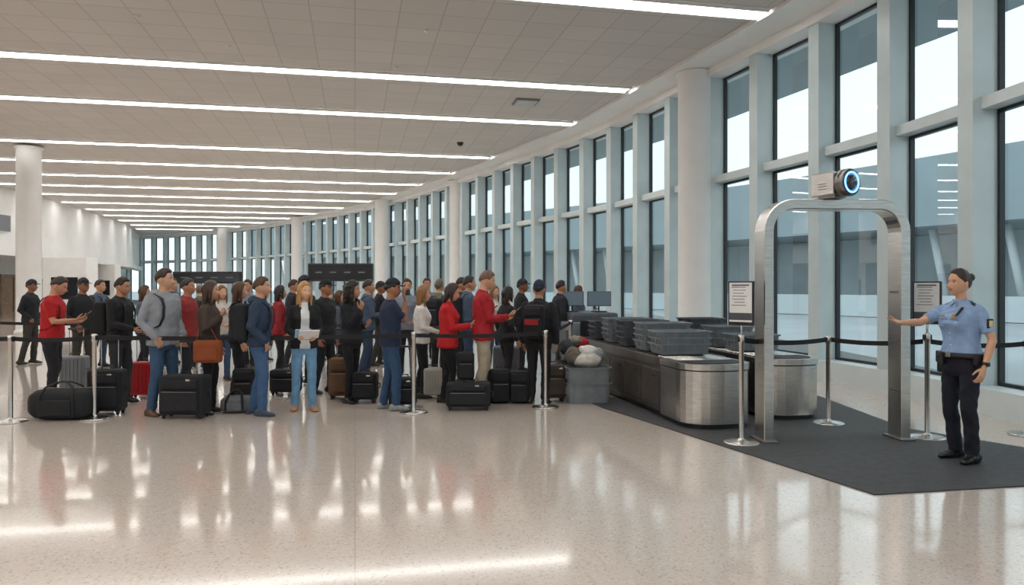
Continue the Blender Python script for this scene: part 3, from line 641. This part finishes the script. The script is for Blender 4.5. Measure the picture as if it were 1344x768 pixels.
off.location.z=.010
specs=[('m','#20242c','#23262d','#1b120d','man','down',-85,'#b37f62',None,None),('f','#55606e','#1a1b20','#4b2e1d','long','phone',-75,'#c99579',None,None),('m','#4a5a70','#2d4058','#2c1c12','man','phone',-95,'#c28f72','#1a1d25',None),
 ('f','#8f2027','#1d1d22','#1b120e','bob','down',-60,'#b98568',None,None),('m','#17191e','#33302b','#1a120d','man','pocket',-110,'#8d5c42',None,'#20242c'),('f','#c9c5bd','j#39506d','#7c5636','long','front',-130,'#d2a084',None,None),
 ('m','#6b6a58','#1e2026','#6b5a4c','bald','down',-20,'#cfa083','#22252c',None),('m','#7d8592','#20222a','#21160f','man','front',170,'#c08c6e',None,None)]
fill=[(108,498,4),(130,482,2),(188,494,1),(290,500,5),(326,484,7),(366,500,3),(384,482,0),(398,505,4),(444,496,1),(482,497,2),(498,480,4),(534,497,7),(576,498,6),(604,488,0),(614,502,2),(648,490,5),(684,488,4),(735,488,0),(758,480,1),(225,478,2),(262,482,6),(560,474,7),(430,472,5),(345,473,1),(40,478,4)]
vi={}
for i,(u,v,k) in enumerate(fill):
    sx,tp,bt,hr,st,po,yw,sk,pk,cp=specs[k]; nm='traveler_man' if sx=='m' else 'traveler_woman'
    if k not in vi:
        o=person(nm,u,v,1.70 if sx=='m' else 1.58,yw,sx,tp,bt,hr,st,po,'long','#1a1a1a',sk,pack=pk,cap=cp,coat=.01,vox=.016); vi[k]=o
    else:
        o=bpy.data.objects.new(nm,vi[k].data); bpy.context.collection.objects.link(o); p=fl(u,v); o.location=(p[0],p[1],0); o.rotation_euler=(0,0,math.radians(yw+random.uniform(-25,25)))
        sc=random.uniform(.94,1.03); o.scale=(sc,sc,sc)
# ------------------------------------------------------------ luggage
def suitcase(u,v,w,dp,h,col='#17181b',yaw=0,handle=False,name='suitcase',hard=False,pock=True):
    mb=MB(); k=('shell' if hard else '')+col; wz=.05
    mb.box((0,0,wz+h/2),(w,dp,h),k,min(.05,dp*.3),seg=4)
    if hard:
        for i in range(6): mb.box((-w*.36+i*w*.145,-dp/2-.002,wz+h/2),(.022,.012,h*.82),k,.004)
    elif pock:
        mb.box((0,-dp/2-.015,wz+h*.36),(w*.82,.05,h*.5),k,.02,seg=3); mb.box((0,-dp/2-.008,wz+h*.79),(w*.78,.035,h*.22),k,.014,seg=2)
        mb.tube([(-w*.38,-dp/2-.04,wz+h*.6),(w*.38,-dp/2-.04,wz+h*.6)],.004,'steel_dark',6); mb.box((w*.2,-dp/2-.03,wz+h*.9),(.05,.006,.02),'steel',.002)
    for z in (wz+.03,wz+h-.03): mb.tube([(-w/2+.04,-dp/2+.01,z),(w/2-.04,-dp/2+.01,z)],.006,'black_plastic',6)
    mb.tube([(-.07,0,wz+h-.005),(-.06,0,wz+h+.035),(.06,0,wz+h+.035),(.07,0,wz+h-.005)],.011,'black_plastic',8)
    mb.tube([(w/2-.005,0,wz+h*.38),(w/2+.03,0,wz+h*.42),(w/2+.03,0,wz+h*.58),(w/2-.005,0,wz+h*.62)],.009,'black_plastic',8)
    for sx in (-1,1):
        for sy in (-1,1):
            Mw=Matrix.Translation((sx*(w/2-.05),sy*(dp/2-.045),.027))@Matrix.Rotation(math.pi/2,4,'Y'); mb.lathe([(.001,-.013),(.022,-.013),(.027,-.008),(.027,.008),(.022,.013),(.001,.013)],'rubber',14,Mw); mb.box((sx*(w/2-.05),sy*(dp/2-.045),.05),(.05,.05,.03),'black_plastic',.006)
    if handle:
        for sx in (-1,1): mb.tube([(sx*.1,dp/2-.05,wz+h-.02),(sx*.1,dp/2-.05,wz+h+.38)],.007,'steel',8)
        mb.tube([(-.11,dp/2-.05,wz+h+.39),(.11,dp/2-.05,wz+h+.39)],.014,'black_plastic',8)
    x,y=fl(u,v); return mb.obj(name,(x,y+dp/2,0),yaw)
def duffel(u,v,w,dp,h,col,yaw=0,z=0):
    mb=MB(); rs=[]
    for i in range(11):
        a=-1+2*i/10; k=(1-abs(a)**6*.35)
        rs.append([Vector((a*w/2,dp/2*k*math.copysign(abs(math.cos(t))**.6,math.cos(t)),h/2+h/2*k*math.copysign(abs(math.sin(t))**.6,math.sin(t)))) for t in [2*math.pi*j/20 for j in range(20)]])
    mb.loft(rs,col); mb.box((0,-dp/2-.005,h*.42),(w*.5,.04,h*.5),col,.015,seg=3)
    mb.tube([(-w*.42,0,h+.003),(w*.42,0,h+.003)],.006,'steel_dark',6)
    for sx in (-1,1):
        mb.tube([(sx*w*.27,-dp/2-.008,.04),(sx*w*.27,-dp/2-.01,h*.75),(sx*w*.22,-dp*.3,h+.02),(sx*w*.1,-.03,h+.07),(0,-.02,h+.08)],[(.016,.005)]*5,'belt_web',6); mb.tube([(sx*w*.27,dp/2+.008,.04),(sx*w*.27,dp/2+.01,h*.75),(sx*w*.22,dp*.3,h+.02),(sx*w*.1,.03,h+.07),(0,.02,h+.08)],[(.016,.005)]*5,'belt_web',6)
        mb.box((sx*w/2,0,h/2),(.02,.1,.03),'belt_web',.004)
    x,y=fl(u,v); return mb.obj('duffel_bag',(x,y+dp/2,z),yaw)
def floorpack(u,v,col='#15161a',yaw=0,z=0,s=1.0,dy=0):
    q=bagpack(col); mb=MB(); mb.merge(q,Matrix.Scale(s,4)@Matrix.Translation((0,.235,-.96)))
    for sx in (-1,1): mb.tube([Vector(p)*s for p in ((sx*.09,.09,.45),(sx*.1,.15,.38),(sx*.1,.16,.2),(sx*.12,.1,.06))],[(.02*s,.006*s)]*4,col,8)
    x,y=fl(u,v); return mb.obj('backpack',(x,y+.15+dy,z),yaw)
duffel(72,553,.70,.34,.36,'#1b1c20',.05)
suitcase(134,546,.40,.24,.50,'#1c1d22',.1,True)
suitcase(182,524,.34,.22,.46,'#a3131b',.1,True,hard=True)
suitcase(237,551,.54,.27,.46,'#1d1e23',-.06,True)
duffel(306,543,.36,.26,.2,'#6e7074',.1); floorpack(308,533,'#1c1d22',0.1,0,.95,.2)
suitcase(92,518,.36,.22,.5,'#6f7378',.1,True,hard=True)
suitcase(372,520,.42,.24,.32,'#1a1b20',0)
suitcase(448,525,.38,.25,.52,'#6b4f38',.05,True)
suitcase(477,530,.34,.22,.36,'#1d1e23',0)
suitcase(527,537,.36,.24,.34,'#1d1e23',.1,True)
suitcase(567,524,.26,.2,.38,'#a9a79f',.1,True,hard=True)
suitcase(614,540,.56,.28,.30,'#202126',.03); b_=floorpack(610,540,'#17181d',.1,.385,.72)
floorpack(655,531,'#1a1b20',.2,0,.95); floorpack(683,531,'#1d1e23',-.2,0,.9); 
suitcase(664,505,.42,.24,.56,'#55585e',.1,True,hard=True)
suitcase(728,528,.3,.2,.45,'#4a3f38',.2)
mb=MB()
for c,r,k in (((0,0,.09),(.22,.16,.11),'#d9d6cf'),((.14,.03,.14),(.13,.12,.11),'#8d9094'),((-.17,.02,.14),(.12,.12,.13),'#6d665f'),((.02,-.02,.22),(.13,.11,.07),'#e6e4df')): mb.ell(c,r,k,16)
q=remesh(mb,.012,2,fold=.008,ph=1); q.obj('pile_of_coats',(fx,fy+.18,.48),.2)
mb=MB()
for c,r,k in (((0,0,.08),(.2,.17,.10),'#aaa49b'),((.1,.03,.22),(.11,.11,.13),'#b3202a'),((-.12,0,.2),(.13,.12,.12),'#3a3d42'),((0,0,.3),(.1,.1,.07),'#8f8577')): mb.ell(c,r,k,16)
q=remesh(mb,.012,2,fold=.008,ph=3); q.obj('pile_of_coats',(fx-.08,fy+.85,.48),.2)
# ------------------------------------------------------------ world / camera
w=bpy.data.worlds.new('sky_world'); bpy.context.scene.world=w; w.use_nodes=True; bg=w.node_tree.nodes['Background']
tc=w.node_tree.nodes.new('ShaderNodeTexCoord'); sp=w.node_tree.nodes.new('ShaderNodeSeparateXYZ'); rp=w.node_tree.nodes.new('ShaderNodeValToRGB')
w.node_tree.links.new(tc.outputs['Generated'],sp.inputs[0]); w.node_tree.links.new(sp.outputs['Z'],rp.inputs[0]); w.node_tree.links.new(rp.outputs[0],bg.inputs[0])
rp.color_ramp.elements[0].color=(.96,.98,1,1); rp.color_ramp.elements[1].color=(.82,.92,1,1); bg.inputs[1].default_value=1.35
cd=bpy.data.cameras.new('camera'); cam=bpy.data.objects.new('camera',cd); bpy.context.collection.objects.link(cam)
cam.location=(0,0,EYE); cam.rotation_euler=(math.pi/2,0,0); cd.sensor_width=36; cd.lens=F/1344*36; cd.shift_y=-7/1344; cd.clip_end=600
bpy.context.scene.camera=cam
bpy.context.scene.view_settings.view_transform='Standard'
bpy.context.scene.view_settings.exposure=.18
